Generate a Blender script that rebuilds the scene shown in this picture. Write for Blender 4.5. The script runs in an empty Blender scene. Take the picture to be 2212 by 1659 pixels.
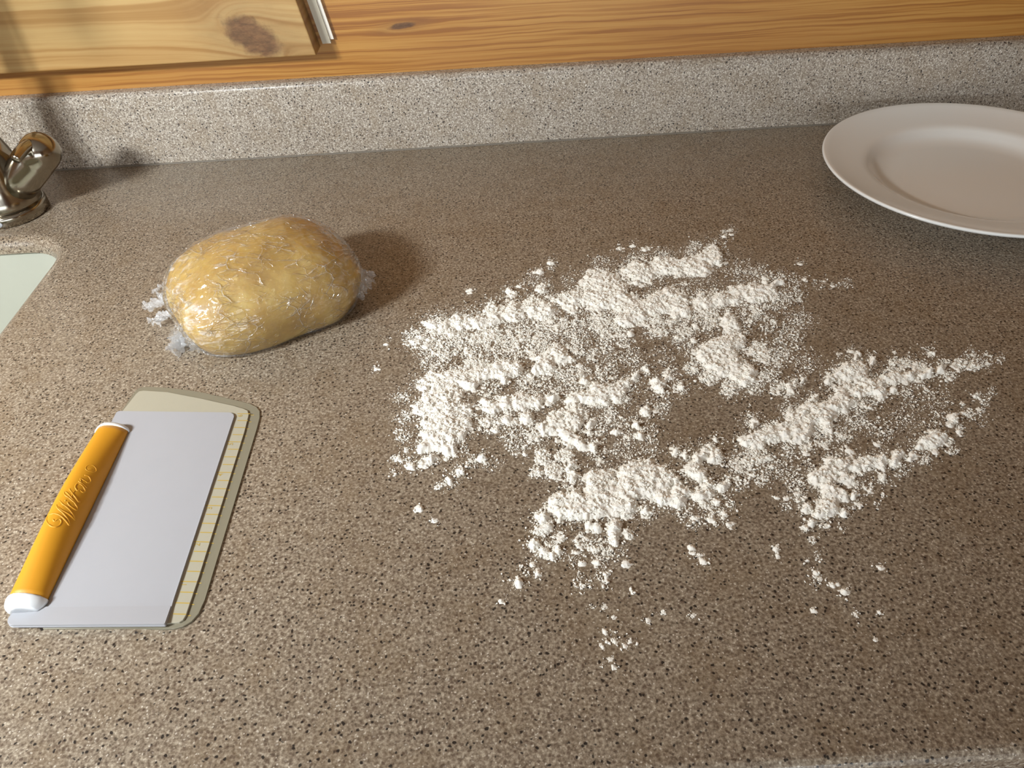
import bpy, bmesh, math, random
import numpy as np
from mathutils import Vector, Matrix, noise as mnoise

# ------------------------------------------------------------------ camera, world, lights, exposure
W, H = 2212, 1659
T = 0.91                                   # height of the worktop above the floor
FPX, PITCH, ROLL, CAMH = 1662.0, math.radians(41.0), math.radians(-3.4), 0.333
scene = bpy.context.scene
C = scene.collection

cam_d = bpy.data.cameras.new('camera')
cam_d.sensor_fit = 'HORIZONTAL'; cam_d.sensor_width = 36.0
cam_d.lens = 36.0 * FPX / W
cam_d.clip_start = 0.01; cam_d.clip_end = 50
cam = bpy.data.objects.new('camera', cam_d); C.objects.link(cam)
cam.matrix_world = (Matrix.Translation((0, 0, T + CAMH)) @ Matrix.Rotation(math.pi/2 - PITCH, 4, 'X')
                    @ Matrix.Rotation(ROLL, 4, 'Z'))
scene.camera = cam

world = bpy.data.worlds.new('daylight'); scene.world = world
world.use_nodes = True
wn = world.node_tree.nodes['Background']
wn.inputs[0].default_value = (0.80, 0.90, 1.0, 1); wn.inputs[1].default_value = 0.35

def area(name, loc, target, sx, sy, power, col):
    d = bpy.data.lights.new(name, 'AREA'); d.shape = 'RECTANGLE'; d.size = sx; d.size_y = sy
    d.energy = power; d.color = col
    o = bpy.data.objects.new(name, d); C.objects.link(o); o.location = loc
    o.rotation_euler = (Vector(target) - Vector(loc)).to_track_quat('-Z', 'Y').to_euler()
    return o

# daylight coming in through the two windows of the room (a window on the left wall, an unseen low glazed opening behind the camera)
area('window_daylight', (-1.56, -0.75, T + 0.62), (0, -0.75, T + 0.55), 1.0, 0.95, 2.5, (0.88, 0.94, 1.0))
area('low_front_daylight', (0.20, -2.46, 0.76), (0.20, 0, 0.76), 2.0, 1.3, 20.0, (0.84, 0.93, 1.0))  # unseen; built door-low so it lights the upstand more than the worktop
LAMP = Vector((-0.63, 0.03, T + 0.48))     # twin-bulb pendant over the sink end of the worktop
LAMP_POWER = 8.2
LAMP_COL = (0.93, 0.98, 1.0)

vs = scene.view_settings
vs.view_transform = 'Standard'; vs.look = 'None'; vs.gamma = 1.0; vs.use_curve_mapping = False
vs.exposure = 1.0

# ------------------------------------------------------------------ photo pixel -> place on the worktop
def ray(px, py):
    x = (px - W/2) / FPX; y = -(py - H/2) / FPX
    c, s = math.cos(ROLL), math.sin(ROLL)
    x, y = c*x - s*y, s*x + c*y
    return Vector((x, math.cos(PITCH) + y*math.sin(PITCH), -math.sin(PITCH) + y*math.cos(PITCH)))
def on_top(px, py, z=0.0):
    d = ray(px, py); t = (z - CAMH) / d.z
    return Vector((d.x*t, d.y*t, T + z))
def on_wall(px, py, Y):
    d = ray(px, py); t = Y / d.y
    return Vector((d.x*t, Y, T + CAMH + d.z*t))
def project(X, Y, Z=0.0):                   # numpy arrays, Z above the worktop
    c, s = math.cos(PITCH), math.sin(PITCH)
    dz = Z - CAMH
    yc = Y*s + dz*c; zc = Y*c - dz*s
    x, y = X/zc, yc/zc
    cr, sr = math.cos(-ROLL), math.sin(-ROLL)
    x, y = cr*x - sr*y, sr*x + cr*y
    return W/2 + FPX*x, H/2 - FPX*y

# ------------------------------------------------------------------ helpers
def tag(o, label=None, cat=None, group=None, kind=None):
    if label: o['label'] = label
    if cat: o['category'] = cat
    if group: o['group'] = group
    if kind: o['kind'] = kind
    return o
def empty(name, loc, label, cat, group=None, kind=None):
    o = bpy.data.objects.new(name, None); C.objects.link(o); o.location = loc
    o.empty_display_size = 0.05
    return tag(o, label, cat, group, kind)
def obj(name, me, mat, parent=None, smooth=False):
    o = bpy.data.objects.new(name, me); C.objects.link(o)
    if mat: me.materials.append(mat)
    if parent:
        o.parent = parent
        o.matrix_parent_inverse = Matrix.Translation(-parent.location) if parent.parent is None else Matrix()
    if smooth:
        me.polygons.foreach_set('use_smooth', [True]*len(me.polygons))
    me.update()
    return o
def from_bm(bm, name):
    me = bpy.data.meshes.new(name)
    bmesh.ops.recalc_face_normals(bm, faces=bm.faces)
    bm.to_mesh(me); bm.free(); return me
def pyd(verts, faces, name='m'):
    me = bpy.data.meshes.new(name); me.from_pydata([tuple(v) for v in verts], [], faces); me.validate(); me.update(); return me
def bx(bm, lo, hi, bevel=0.0):
    lo, hi = Vector(lo), Vector(hi)
    r = bmesh.ops.create_cube(bm, size=1.0)
    for v in r['verts']:
        v.co = Vector(((v.co.x+.5)*(hi.x-lo.x)+lo.x, (v.co.y+.5)*(hi.y-lo.y)+lo.y, (v.co.z+.5)*(hi.z-lo.z)+lo.z))
    if bevel:
        es = list({e for v in r['verts'] for e in v.link_edges})
        bmesh.ops.bevel(bm, geom=es, offset=bevel, segments=2, affect='EDGES', profile=0.5)
def box(name, lo, hi, mat, parent=None, bevel=0.0):
    bm = bmesh.new(); bx(bm, lo, hi, bevel); return obj(name, from_bm(bm, name), mat, parent)
def lathe_mesh(profile, n=48, name='lathe', M=None, close=False):
    vs_, fs = [], []
    m = len(profile)
    for r, z in profile:
        for i in range(n):
            a = 2*math.pi*i/n
            vs_.append(Vector((r*math.cos(a), r*math.sin(a), z)))
    for j in range(m-1):
        for i in range(n):
            fs.append((j*n+i, j*n+(i+1) % n, (j+1)*n+(i+1) % n, (j+1)*n+i))
    if profile[0][0] > 1e-6: fs.append(tuple(range(n-1, -1, -1)))
    if profile[-1][0] > 1e-6: fs.append(tuple((m-1)*n+i for i in range(n)))
    if M is not None: vs_ = [M @ v for v in vs_]
    me = pyd(vs_, fs, name)
    bm = bmesh.new(); bm.from_mesh(me); bmesh.ops.remove_doubles(bm, verts=bm.verts, dist=1e-7)
    bmesh.ops.recalc_face_normals(bm, faces=bm.faces); bm.to_mesh(me); bm.free()
    return me
def frame(axis, origin):
    return Matrix.Translation(origin) @ Vector(axis).to_track_quat('Z', 'Y').to_matrix().to_4x4()
def tube_mesh(pts, radii, n=20, name='tube', caps=True):
    pts = [Vector(p) for p in pts]
    vs_, fs = [], []
    up = Vector((0, 0, 1)); prev = None
    for k, p in enumerate(pts):
        d = (pts[min(k+1, len(pts)-1)] - pts[max(k-1, 0)]).normalized()
        if prev is None:
            a = d.cross(up) if abs(d.dot(up)) < .95 else d.cross(Vector((1, 0, 0)))
        else:
            a = prev - d*prev.dot(d)
        a.normalize(); b = d.cross(a); prev = a
        for i in range(n):
            t = 2*math.pi*i/n
            vs_.append(p + (a*math.cos(t) + b*math.sin(t))*radii[k])
    for k in range(len(pts)-1):
        for i in range(n):
            fs.append((k*n+i, k*n+(i+1) % n, (k+1)*n+(i+1) % n, (k+1)*n+i))
    if caps:
        fs.append(tuple(range(n-1, -1, -1))); fs.append(tuple((len(pts)-1)*n+i for i in range(n)))
    return pyd(vs_, fs, name)
def smooth_path(pts, sub=6):
    P = [Vector(p) for p in pts]; out = []
    for i in range(len(P)-1):
        p0, p1, p2, p3 = P[max(i-1, 0)], P[i], P[i+1], P[min(i+2, len(P)-1)]
        for k in range(sub):
            t = k/sub
            out.append(0.5*((2*p1) + (p2-p0)*t + (2*p0-5*p1+4*p2-p3)*t*t + (3*p1-p0-3*p2+p3)*t**3))
    out.append(P[-1]); return out
def prism(poly, z0, z1, name='prism', bevel=0.0, ztop=None):
    """closed 2D outline extruded from z0 to z1 (world x,y); ztop(x,y) may vary the top"""
    bm = bmesh.new()
    lo = [bm.verts.new((x, y, z0)) for x, y in poly]
    hi = [bm.verts.new((x, y, z1 if ztop is None else ztop(x, y))) for x, y in poly]
    n = len(poly)
    for i in range(n): bm.faces.new((lo[i], lo[(i+1) % n], hi[(i+1) % n], hi[i]))
    f = bm.faces.new(hi); bm.faces.new(lo[::-1])
    if bevel:
        bmesh.ops.bevel(bm, geom=list(f.edges), offset=bevel, segments=2, affect='EDGES', profile=0.5)
    return from_bm(bm, name)
def round_poly(pts, seg=6):
    """pts: (x,y,r) corners"""
    out = []; n = len(pts)
    for i in range(n):
        p = Vector(pts[i][:2]); r = pts[i][2]
        a = Vector(pts[i-1][:2]) - p; b = Vector(pts[(i+1) % n][:2]) - p
        if r <= 0: out.append((p.x, p.y)); continue
        a.normalize(); b.normalize()
        ang = math.acos(max(-1, min(1, a.dot(b)))); d = r/math.tan(ang/2)
        c = p + (a+b).normalized()*(r/math.sin(ang/2))
        s = p + a*d - c; e = p + b*d - c
        a0 = math.atan2(s.y, s.x); a1 = math.atan2(e.y, e.x)
        da = (a1-a0+math.pi) % (2*math.pi) - math.pi
        for k in range(seg+1):
            t = a0 + da*k/seg; out.append((c.x + r*math.cos(t), c.y + r*math.sin(t)))
    return out

# ------------------------------------------------------------------ materials
def srgb(r, g, b):
    f = lambda c: (c/255/12.92) if c/255 <= .04045 else ((c/255+.055)/1.055)**2.4
    return (f(r), f(g), f(b), 1)
class NT:
    def __init__(s, name):
        s.m = bpy.data.materials.new(name); s.m.use_nodes = True
        s.t = s.m.node_tree; s.n = s.t.nodes; s.l = s.t.links
        s.b = s.n['Principled BSDF']; s.out = s.n['Material Output']
    def node(s, ty, **kw):
        nd = s.n.new(ty)
        for k, v in kw.items(): setattr(nd, k, v)
        return nd
    def link(s, a, b): s.l.new(a, b)
    def math(s, op, a, b=None, c=None, clamp=False):
        nd = s.node('ShaderNodeMath', operation=op); nd.use_clamp = clamp
        for i, v in enumerate((a, b, c)):
            if v is None: continue
            if isinstance(v, (int, float)): nd.inputs[i].default_value = v
            else: s.link(v, nd.inputs[i])
        return nd.outputs[0]
    def mix(s, fac, a, b, mode='MIX'):
        nd = s.node('ShaderNodeMix', data_type='RGBA', blend_type=mode)
        for i, v in ((0, fac), (6, a), (7, b)):
            if isinstance(v, (int, float)): nd.inputs[i].default_value = v
            elif isinstance(v, tuple): nd.inputs[i].default_value = v
            else: s.link(v, nd.inputs[i])
        return nd.outputs[2]
    def ramp(s, fac, stops, interp='LINEAR'):
        nd = s.node('ShaderNodeValToRGB'); nd.color_ramp.interpolation = interp
        el = nd.color_ramp.elements
        while len(el) < len(stops): el.new(0.5)
        for e, (p, c) in zip(el, stops): e.position = p; e.color = c if isinstance(c, tuple) else (c, c, c, 1)
        s.link(fac, nd.inputs[0]); return nd.outputs[0]
    def smooth(s, v, lo, hi):
        nd = s.node('ShaderNodeMapRange', interpolation_type='SMOOTHSTEP')
        s.link(v, nd.inputs[0]); nd.inputs[1].default_value = lo; nd.inputs[2].default_value = hi
        return nd.outputs[0]
    def coord(s, scale=(1, 1, 1), loc=(0, 0, 0), geo=True):
        mp = s.node('ShaderNodeMapping'); mp.inputs['Scale'].default_value = scale; mp.inputs['Location'].default_value = loc
        if geo:
            g = s.node('ShaderNodeNewGeometry'); s.link(g.outputs['Position'], mp.inputs[0])
        else:
            g = s.node('ShaderNodeTexCoord'); s.link(g.outputs['Object'], mp.inputs[0])
        return mp.outputs[0]
    def noise(s, vec, scale, detail=2, rough=.5, dist=0.0, out=0):
        nd = s.node('ShaderNodeTexNoise'); nd.inputs['Scale'].default_value = scale
        nd.inputs['Detail'].default_value = detail; nd.inputs['Roughness'].default_value = rough
        nd.inputs['Distortion'].default_value = dist
        s.link(vec, nd.inputs['Vector']); return nd.outputs[out]
    def voro(s, vec, scale, feature='F1'):
        nd = s.node('ShaderNodeTexVoronoi', feature=feature); nd.inputs['Scale'].default_value = scale
        s.link(vec, nd.inputs['Vector']); return nd
    def bump(s, h, strength, dist=0.001):
        nd = s.node('ShaderNodeBump'); nd.inputs['Strength'].default_value = strength; nd.inputs['Distance'].default_value = dist
        s.link(h, nd.inputs['Height']); return nd.outputs[0]
    def set(s, **kw):
        for k, v in kw.items():
            i = s.b.inputs[k.replace('_', ' ')]
            if hasattr(v, 'is_linked') or hasattr(v, 'links'): s.link(v, i)
            else: i.default_value = v
        return s

def simple(name, col, rough=.5, metal=0.0, spec=.5, **kw):
    k = NT(name); k.set(Base_Color=col, Roughness=rough, Metallic=metal)
    k.b.inputs['Specular IOR Level'].default_value = spec
    for a, v in kw.items(): k.b.inputs[a.replace('_', ' ')].default_value = v
    # a trace of surface unevenness so that nothing is a flat swatch
    c = k.coord(); nz = k.noise(c, 90, 3)
    k.link(k.mix(k.math('MULTIPLY', nz, .12), col, tuple([x*.72 for x in col[:3]] + [1])), k.b.inputs['Base Color'])
    return k.m

def stone(name='speckled_solid_surface', tint=None):
    k = NT(name); c = k.coord()
    warp = k.node('ShaderNodeVectorMath', operation='MULTIPLY_ADD')
    nz = k.node('ShaderNodeTexNoise'); nz.inputs['Scale'].default_value = 420; nz.inputs['Detail'].default_value = 2
    k.link(c, nz.inputs['Vector']); k.link(nz.outputs['Color'], warp.inputs[0])
    warp.inputs[1].default_value = (.0022, .0022, .0022); k.link(c, warp.inputs[2])
    cw = warp.outputs[0]
    base = k.ramp(k.noise(c, 620, 3, .65), [(.30, srgb(92, 79, 66)), (.46, srgb(134, 120, 103)), (.56, srgb(156, 143, 125)), (.72, srgb(196, 184, 164))])
    big = k.noise(c, 38, 3, .6)
    base = k.mix(k.math('MULTIPLY', k.smooth(big, .42, .68), .30), base, srgb(126, 106, 80))
    # pale chips
    v2 = k.voro(cw, 620)
    pale = k.math('MULTIPLY', k.math('SUBTRACT', 1.0, k.smooth(v2.outputs['Distance'], .16, .34)), k.smooth(v2.outputs['Color'], .58, .66))
    base = k.mix(k.math('MULTIPLY', pale, .80), base, srgb(214, 205, 190))
    # brown chips
    v3 = k.voro(cw, 430)
    br = k.math('MULTIPLY', k.math('SUBTRACT', 1.0, k.smooth(v3.outputs['Distance'], .22, .46)), k.smooth(v3.outputs['Color'], .42, .52))
    base = k.mix(k.math('MULTIPLY', br, .62), base, srgb(84, 66, 54))
    # black chips
    v1 = k.voro(cw, 350)
    bl = k.math('MULTIPLY', k.math('SUBTRACT', 1.0, k.smooth(v1.outputs['Distance'], .17, .33)), k.smooth(v1.outputs['Color'], .40, .46))
    base = k.mix(k.math('MULTIPLY', bl, .94), base, srgb(30, 25, 24))
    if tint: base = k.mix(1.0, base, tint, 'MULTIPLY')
    k.set(Base_Color=base, Roughness=.34)
    k.b.inputs['Specular IOR Level'].default_value = .42
    return k.m

def pine(name, knots, base=((150, 98, 44), (198, 150, 84), (216, 172, 108)), rings=150, red=0.0, scuffs=0.0):
    """horizontal-grain pine on an x-z face; knots: (x, z above worktop, half width, half height, tilt, darkness)"""
    k = NT(name); g = k.node('ShaderNodeNewGeometry'); sx = k.node('ShaderNodeSeparateXYZ'); k.link(g.outputs['Position'], sx.inputs[0])
    X, Z = sx.outputs[0], k.math('SUBTRACT', sx.outputs[2], T)
    c = k.coord()
    cs = k.coord(scale=(3.0, 3.0, 14.0))
    psi = Z
    dark = None
    for kx, kz, rw, rh, tilt, dk in knots:
        ct, st = math.cos(tilt), math.sin(tilt)
        dx = k.math('SUBTRACT', X, kx); dz = k.math('SUBTRACT', Z, kz)
        a = k.math('ADD', k.math('MULTIPLY', dx, ct/rw), k.math('MULTIPLY', dz, st/rw))
        b = k.math('ADD', k.math('MULTIPLY', dx, -st/rh), k.math('MULTIPLY', dz, ct/rh))
        r2 = k.math('ADD', k.math('MULTIPLY', a, a), k.math('MULTIPLY', b, b))
        r2n = k.math('ADD', r2, .28)
        psi = k.math('SUBTRACT', psi, k.math('DIVIDE', k.math('MULTIPLY', b, rh*1.15), r2n))
        rr = k.math('ADD', k.math('SQRT', r2), k.math('MULTIPLY', k.math('SUBTRACT', k.noise(c, 110, 3, .6), .5), .55))
        core = k.math('MULTIPLY', k.math('SUBTRACT', 1.0, k.smooth(rr, .55, 1.12)), dk)
        halo = k.math('MULTIPLY', k.math('SUBTRACT', 1.0, k.smooth(rr, .8, 2.6)), dk*.28)
        d = k.math('MAXIMUM', core, halo)
        dark = d if dark is None else k.math('MAXIMUM', dark, d)
        if dk > .6:
            psi2 = k.math('MULTIPLY', rr, 1.0)
            ringv = k.math('MULTIPLY', k.math('ADD', k.math('SINE', k.math('MULTIPLY', psi2, 26.0)), 1.0), .5)
    nz = k.math('MULTIPLY', k.math('SUBTRACT', k.noise(cs, 3.0, 3, .55), .5), .007)
    ph = k.math('ADD', psi, nz)
    vec = k.node('ShaderNodeCombineXYZ'); k.link(k.math('MULTIPLY', X, .011), vec.inputs[0]); k.link(k.math('MULTIPLY', ph, 1.0), vec.inputs[2])
    lines = k.noise(vec.outputs[0], rings, 2, .6)
    sl = k.smooth(lines, .38, .66)
    fine = k.noise(k.coord(scale=(14, 14, 420)), 1.0, 3, .7)
    col = k.ramp(sl, [(0, srgb(*base[2])), (.55, srgb(*base[1])), (1, srgb(*base[0]))])
    col = k.mix(k.math('MULTIPLY', k.smooth(fine, .45, .75), .22), col, srgb(*base[0]))
    patch = k.noise(k.coord(scale=(5, 5, 9)), 1.0, 2)
    col = k.mix(k.math('MULTIPLY', k.smooth(patch, .35, .7), .35 + red), col, srgb(166, 114, 58))
    if dark is not None:
        kc = k.ramp(k.noise(k.coord(scale=(90, 90, 240)), 1.0, 3, .7), [(.3, srgb(70, 44, 26)), (.7, srgb(126, 88, 56))])
        col = k.mix(dark, col, kc)
    if scuffs:
        v = k.voro(k.coord(scale=(26, 26, 90)), 1.0)
        sc = k.math('MULTIPLY', k.math('SUBTRACT', 1.0, k.smooth(v.outputs['Distance'], .05, .10)), k.smooth(v.outputs['Color'], .62, .66))
        col = k.mix(k.math('MULTIPLY', sc, scuffs), col, srgb(226, 206, 172))
    k.set(Base_Color=col, Roughness=.42)
    k.link(k.bump(lines, .12, .0006), k.b.inputs['Normal'])
    return k.m

def dough_mat():
    k = NT('yellow_dough'); c = k.coord()
    n1 = k.noise(c, 42, 4, .6); n2 = k.noise(c, 260, 3, .6)
    col = k.ramp(n1, [(.3, srgb(166, 126, 42)), (.52, srgb(188, 152, 66)), (.75, srgb(206, 177, 98))])
    col = k.mix(k.math('MULTIPLY', k.smooth(n2, .58, .74), .5), col, srgb(232, 208, 148))
    v = k.voro(c, 95)
    fl = k.math('MULTIPLY', k.math('SUBTRACT', 1.0, k.smooth(v.outputs['Distance'], .06, .22)), k.smooth(v.outputs['Color'], .80, .84))
    col = k.mix(k.math('MULTIPLY', fl, .7), col, srgb(238, 222, 182))
    k.set(Base_Color=col, Roughness=.55)
    k.b.inputs['Subsurface Weight'].default_value = .25
    k.b.inputs['Subsurface Radius'].default_value = (.012, .007, .002)
    k.b.inputs['Subsurface Scale'].default_value = .6
    k.link(k.bump(n2, .35, .001), k.b.inputs['Normal'])
    return k.m

DC_, DANG_ = (-.1781, .4862), .5017
def film(name, haze=.05, bumpy=.9, scl=1.0, ends=False):
    """thin clear cling film: mostly see-through, glossy on its creases, a little milky"""
    k = NT(name); c = k.coord(geo=False)
    cr = k.node('ShaderNodeTexNoise', noise_type='RIDGED_MULTIFRACTAL')
    cr.inputs['Scale'].default_value = 46*scl; cr.inputs['Detail'].default_value = 4; cr.inputs['Roughness'].default_value = .55
    cr.inputs['Distortion'].default_value = .35
    cv = k.coord(scale=(.38, 1.0, 1.0), geo=False); cv.node.inputs['Rotation'].default_value = (0, 0, -DANG_)
    k.link(cv, cr.inputs['Vector'])
    n2 = k.noise(c, 190*scl, 3, .6, .4)
    hgt = k.math('ADD', k.math('MULTIPLY', k.math('POWER', k.math('MAXIMUM', cr.outputs[0], 0.0), 1.6), .55), k.math('MULTIPLY', n2, .16))
    wv = k.node('ShaderNodeVectorMath', operation='MULTIPLY_ADD')
    wn_ = k.node('ShaderNodeTexNoise'); wn_.inputs['Scale'].default_value = 30; wn_.inputs['Detail'].default_value = 2; k.link(c, wn_.inputs['Vector'])
    k.link(wn_.outputs['Color'], wv.inputs[0]); wv.inputs[1].default_value = (.02, .012, .012); k.link(cv, wv.inputs[2])
    lines = None
    for vs_, w_ in ((70*scl, .045), (150*scl, .055)):
        vo = k.node('ShaderNodeTexVoronoi', feature='DISTANCE_TO_EDGE'); vo.inputs['Scale'].default_value = vs_; k.link(wv.outputs[0], vo.inputs['Vector'])
        ln = k.math('SUBTRACT', 1.0, k.smooth(vo.outputs['Distance'], 0.0, w_))
        lines = ln if lines is None else k.math('ADD', lines, k.math('MULTIPLY', ln, .6))
    keep_ = k.smooth(k.noise(c, 55, 2), .42, .62)
    lines = k.math('MULTIPLY', lines, keep_)
    hgt = k.math('ADD', hgt, k.math('MULTIPLY', lines, .45))
    nrm = k.bump(hgt, bumpy, .0026)
    gl = k.node('ShaderNodeBsdfGlossy'); gl.inputs['Roughness'].default_value = .13; gl.inputs['Color'].default_value = (1, 1, 1, 1)
    k.link(nrm, gl.inputs['Normal'])
    tr = k.node('ShaderNodeBsdfTransparent'); tr.inputs['Color'].default_value = (.985, .985, .985, 1)
    df = k.node('ShaderNodeBsdfDiffuse'); df.inputs['Color'].default_value = (.93, .94, .95, 1); k.link(nrm, df.inputs['Normal'])
    lw = k.node('ShaderNodeLayerWeight'); lw.inputs['Blend'].default_value = .5; k.link(nrm, lw.inputs['Normal'])
    refl = k.math('ADD', .075, k.math('MULTIPLY', k.math('POWER', lw.outputs['Facing'], 3.5), .75), clamp=True)
    crease = k.smooth(cr.outputs[0], .75, 1.6)
    hz = k.math('ADD', k.math('ADD', haze, k.math('MULTIPLY', lines, .20)), k.math('MULTIPLY', crease, haze*1.5), clamp=True)
    if ends:
        sx = k.node('ShaderNodeSeparateXYZ'); k.link(c, sx.inputs[0])
        ua = k.math('ADD', k.math('MULTIPLY', k.math('SUBTRACT', sx.outputs[0], DC_[0]), math.cos(DANG_)), k.math('MULTIPLY', k.math('SUBTRACT', sx.outputs[1], DC_[1]), math.sin(DANG_)))
        lay = k.smooth(k.math('ADD', k.math('ABSOLUTE', ua), k.math('MULTIPLY', k.math('SUBTRACT', k.noise(c, 60, 3, .6), .5), .05)), .036, .064)
        streak = k.smooth(k.noise(k.coord(scale=(20, 160, 160), geo=False), 1.0, 3, .6, .8), .46, .70)
        hz = k.math('ADD', hz, k.math('MULTIPLY', k.math('MULTIPLY', lay, streak), .42), clamp=True)
    m1 = k.node('ShaderNodeMixShader'); k.link(hz, m1.inputs[0]); k.link(tr.outputs[0], m1.inputs[1]); k.link(df.outputs[0], m1.inputs[2])
    m2 = k.node('ShaderNodeMixShader'); k.link(refl, m2.inputs[0])
    k.link(m1.outputs[0], m2.inputs[1]); k.link(gl.outputs[0], m2.inputs[2])
    k.link(m2.outputs[0], k.out.inputs['Surface'])
    return k.m

def flexible(name, col, clear):
    k = NT(name); c = k.coord(); nz = k.noise(c, 300, 2)
    k.set(Base_Color=k.mix(k.math('MULTIPLY', nz, .15), col, tuple([x*.8 for x in col[:3]] + [1])), Roughness=.42)
    tr = k.node('ShaderNodeBsdfTransparent'); tr.inputs[0].default_value = (.93, .92, .86, 1)
    mx = k.node('ShaderNodeMixShader'); mx.inputs[0].default_value = clear
    k.link(k.b.outputs[0], mx.inputs[1]); k.link(tr.outputs[0], mx.inputs[2]); k.link(mx.outputs[0], k.out.inputs['Surface'])
    return k.m

def flour_mat():
    k = NT('wheat_flour'); c = k.coord()
    n1 = k.noise(c, 900, 3, .6)
    k.set(Base_Color=k.mix(k.math('MULTIPLY', n1, .25), srgb(252, 250, 243), srgb(243, 228, 200)), Roughness=.95)
    k.b.inputs['Specular IOR Level'].default_value = .1
    return k.m

def nickel():
    k = NT('brushed_nickel'); c = k.coord()
    n = k.noise(k.coord(scale=(900, 900, 60)), 1.0, 2)
    k.set(Base_Color=srgb(160, 152, 138), Metallic=1.0, Roughness=k.math('ADD', .12, k.math('MULTIPLY', n, .10)))
    return k.m

M_STONE = stone(); M_UPST_LIT = stone('speckled_upstand_lit', (1.45, 1.55, 1.72, 1))  # upstand copy is lighter and greyer, extra light put into its colour
M_FLOUR = flour_mat(); M_DOUGH = dough_mat(); M_NICKEL = nickel()
M_FILM = film('cling_film', bumpy=1.0, scl=1.5, ends=True); M_TAIL = film('bunched_cling_film', haze=.20, bumpy=1.0, scl=1.6)
M_WHITE = simple('white_plastic', srgb(172, 173, 178), .45)
M_CAP = simple('white_glossy_plastic', srgb(240, 244, 247), .3)
M_GRIP = NT('amber_rubber_grip').set(Base_Color=srgb(216, 152, 34), Roughness=.5).m
M_SIL = flexible('milky_flexible_plastic', srgb(184, 179, 160), .08)
M_RIM = flexible('thin_flexible_plastic', srgb(150, 144, 124), .20)
M_INK = simple('yellow_ink', srgb(190, 162, 78), .5)
M_PORC = NT('white_porcelain').set(Base_Color=srgb(236, 236, 232), Roughness=.16).m
M_SINK = simple('bone_enamel', srgb(182, 183, 170), .25)
M_CAULK = simple('grey_caulk', srgb(122, 114, 102), .6)
M_PUTTY = simple('old_white_paint', srgb(200, 192, 172), .7)

KN = on_wall(546, 80, .747); KN2 = on_wall(868, 56, .773)
M_BOARD = pine('knotty_pine_board', [(KN.x, KN.z-T, .034, .0185, -.55, .92)], ((158, 119, 66), (176, 140, 86), (184, 152, 98)), 150, -.12)
M_WALL = pine('pine_panelling', [(KN2.x, KN2.z-T, .016, .0035, .10, .9)], ((146, 92, 34), (172, 118, 50), (186, 136, 66)), 330, .10, .8)
M_ROOMW = pine('room_pine', [], ((150, 112, 74), (186, 150, 108), (204, 172, 132)), 60)
M_CAB = pine('cabinet_pine', [], ((150, 98, 46), (190, 140, 76), (206, 158, 94)), 70)
M_CEIL = simple('ceiling_paint', srgb(222, 220, 214), .9)
M_FLOOR = simple('floor_boards_varnish', srgb(120, 84, 52), .45)
M_GREY = simple('pale_grey_button', srgb(186, 190, 194), .4)
M_BLACK = simple('dark_metal', srgb(40, 38, 36), .5)

# ------------------------------------------------------------------ the room
XL, XR, YF, YB, ZC = -1.60, 2.30, -2.50, 0.773, 2.44
FRONT, SPL = 0.1310, 0.760                   # worktop front edge, face of the backsplash
TH = 0.013
def struct(name, lo, hi, mat):
    return tag(box(name, lo, hi, mat), kind='structure')
struct('floor', (XL-.1, YF-.1, -.05), (XR+.1, YB+.12, 0), M_FLOOR)
struct('ceiling', (XL-.1, YF-.1, ZC), (XR+.1, YB+.12, ZC+.05), M_CEIL)
wall = tag(box('wall_back', (XL, YB+.018, 0), (XR, YB+.10, ZC), M_ROOMW), kind='structure')
z = 0.02; i = 0
edges = [0.0, .14, .28, .42, .56, .70, .84, T+.215, T+.355, T+.495, T+.635, T+.775, T+.915, T+1.055, T+1.195, T+1.335, T+1.475, ZC]
for a, b in zip(edges[:-1], edges[1:]):
    box('plank', (XL, YB, a+.0008), (XR, YB+.018, b-.0008), M_WALL, wall, .0012)
def wall_with_window(name, axis, pos, u0, u1, w, mat, n):
    """wall at x=pos or y=pos with a rectangular opening w=(ua,ub,za,zb); frame and panes of the window"""
    bm = bmesh.new(); t = .08; s = -1
    def B(a, b, c, d):
        if axis == 'x': bx(bm, (pos-t, a, c), (pos, b, d))
        else: bx(bm, (a, pos-t, c), (b, pos, d))
    ua, ub, za, zb = w
    B(u0, ua, 0, ZC); B(ub, u1, 0, ZC); B(ua, ub, 0, za); B(ua, ub, zb, ZC)
    tag(obj(name, from_bm(bm, name), mat), kind='structure')
    win = empty('window_%d' % n, ((pos, (ua+ub)/2, za) if axis == 'x' else ((ua+ub)/2, pos, za)), None, None, kind='structure')
    def F(nm, a, b, c, d, m, th=.05):
        lo, hi = ((pos-.06, a, c), (pos-.06+th, b, d)) if axis == 'x' else ((a, pos-.06, c), (b, pos-.06+th, d))
        box(nm, lo, hi, m, win)
    F('window_frame', ua, ua+.05, za, zb, M_PUTTY); F('window_frame', ub-.05, ub, za, zb, M_PUTTY)
    F('window_frame', ua+.05, ub-.05, za, za+.05, M_PUTTY); F('window_frame', ua+.05, ub-.05, zb-.05, zb, M_PUTTY)
    m_ = (ua+ub)/2
    F('mullion', m_-.02, m_+.02, za+.05, zb-.05, M_PUTTY)
    return win
wall_with_window('wall_left', 'x', XL, YF, YB+.018, (-1.30, -.20, T+.10, T+1.15), M_ROOMW, 1)
wall_with_window('wall_front', 'y', YF, XL, XR, (-.85, 1.25, .06, T+.56), M_ROOMW, 2)
struct('wall_right', (XR, YF, 0), (XR+.08, YB+.018, ZC), M_ROOMW)

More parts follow.
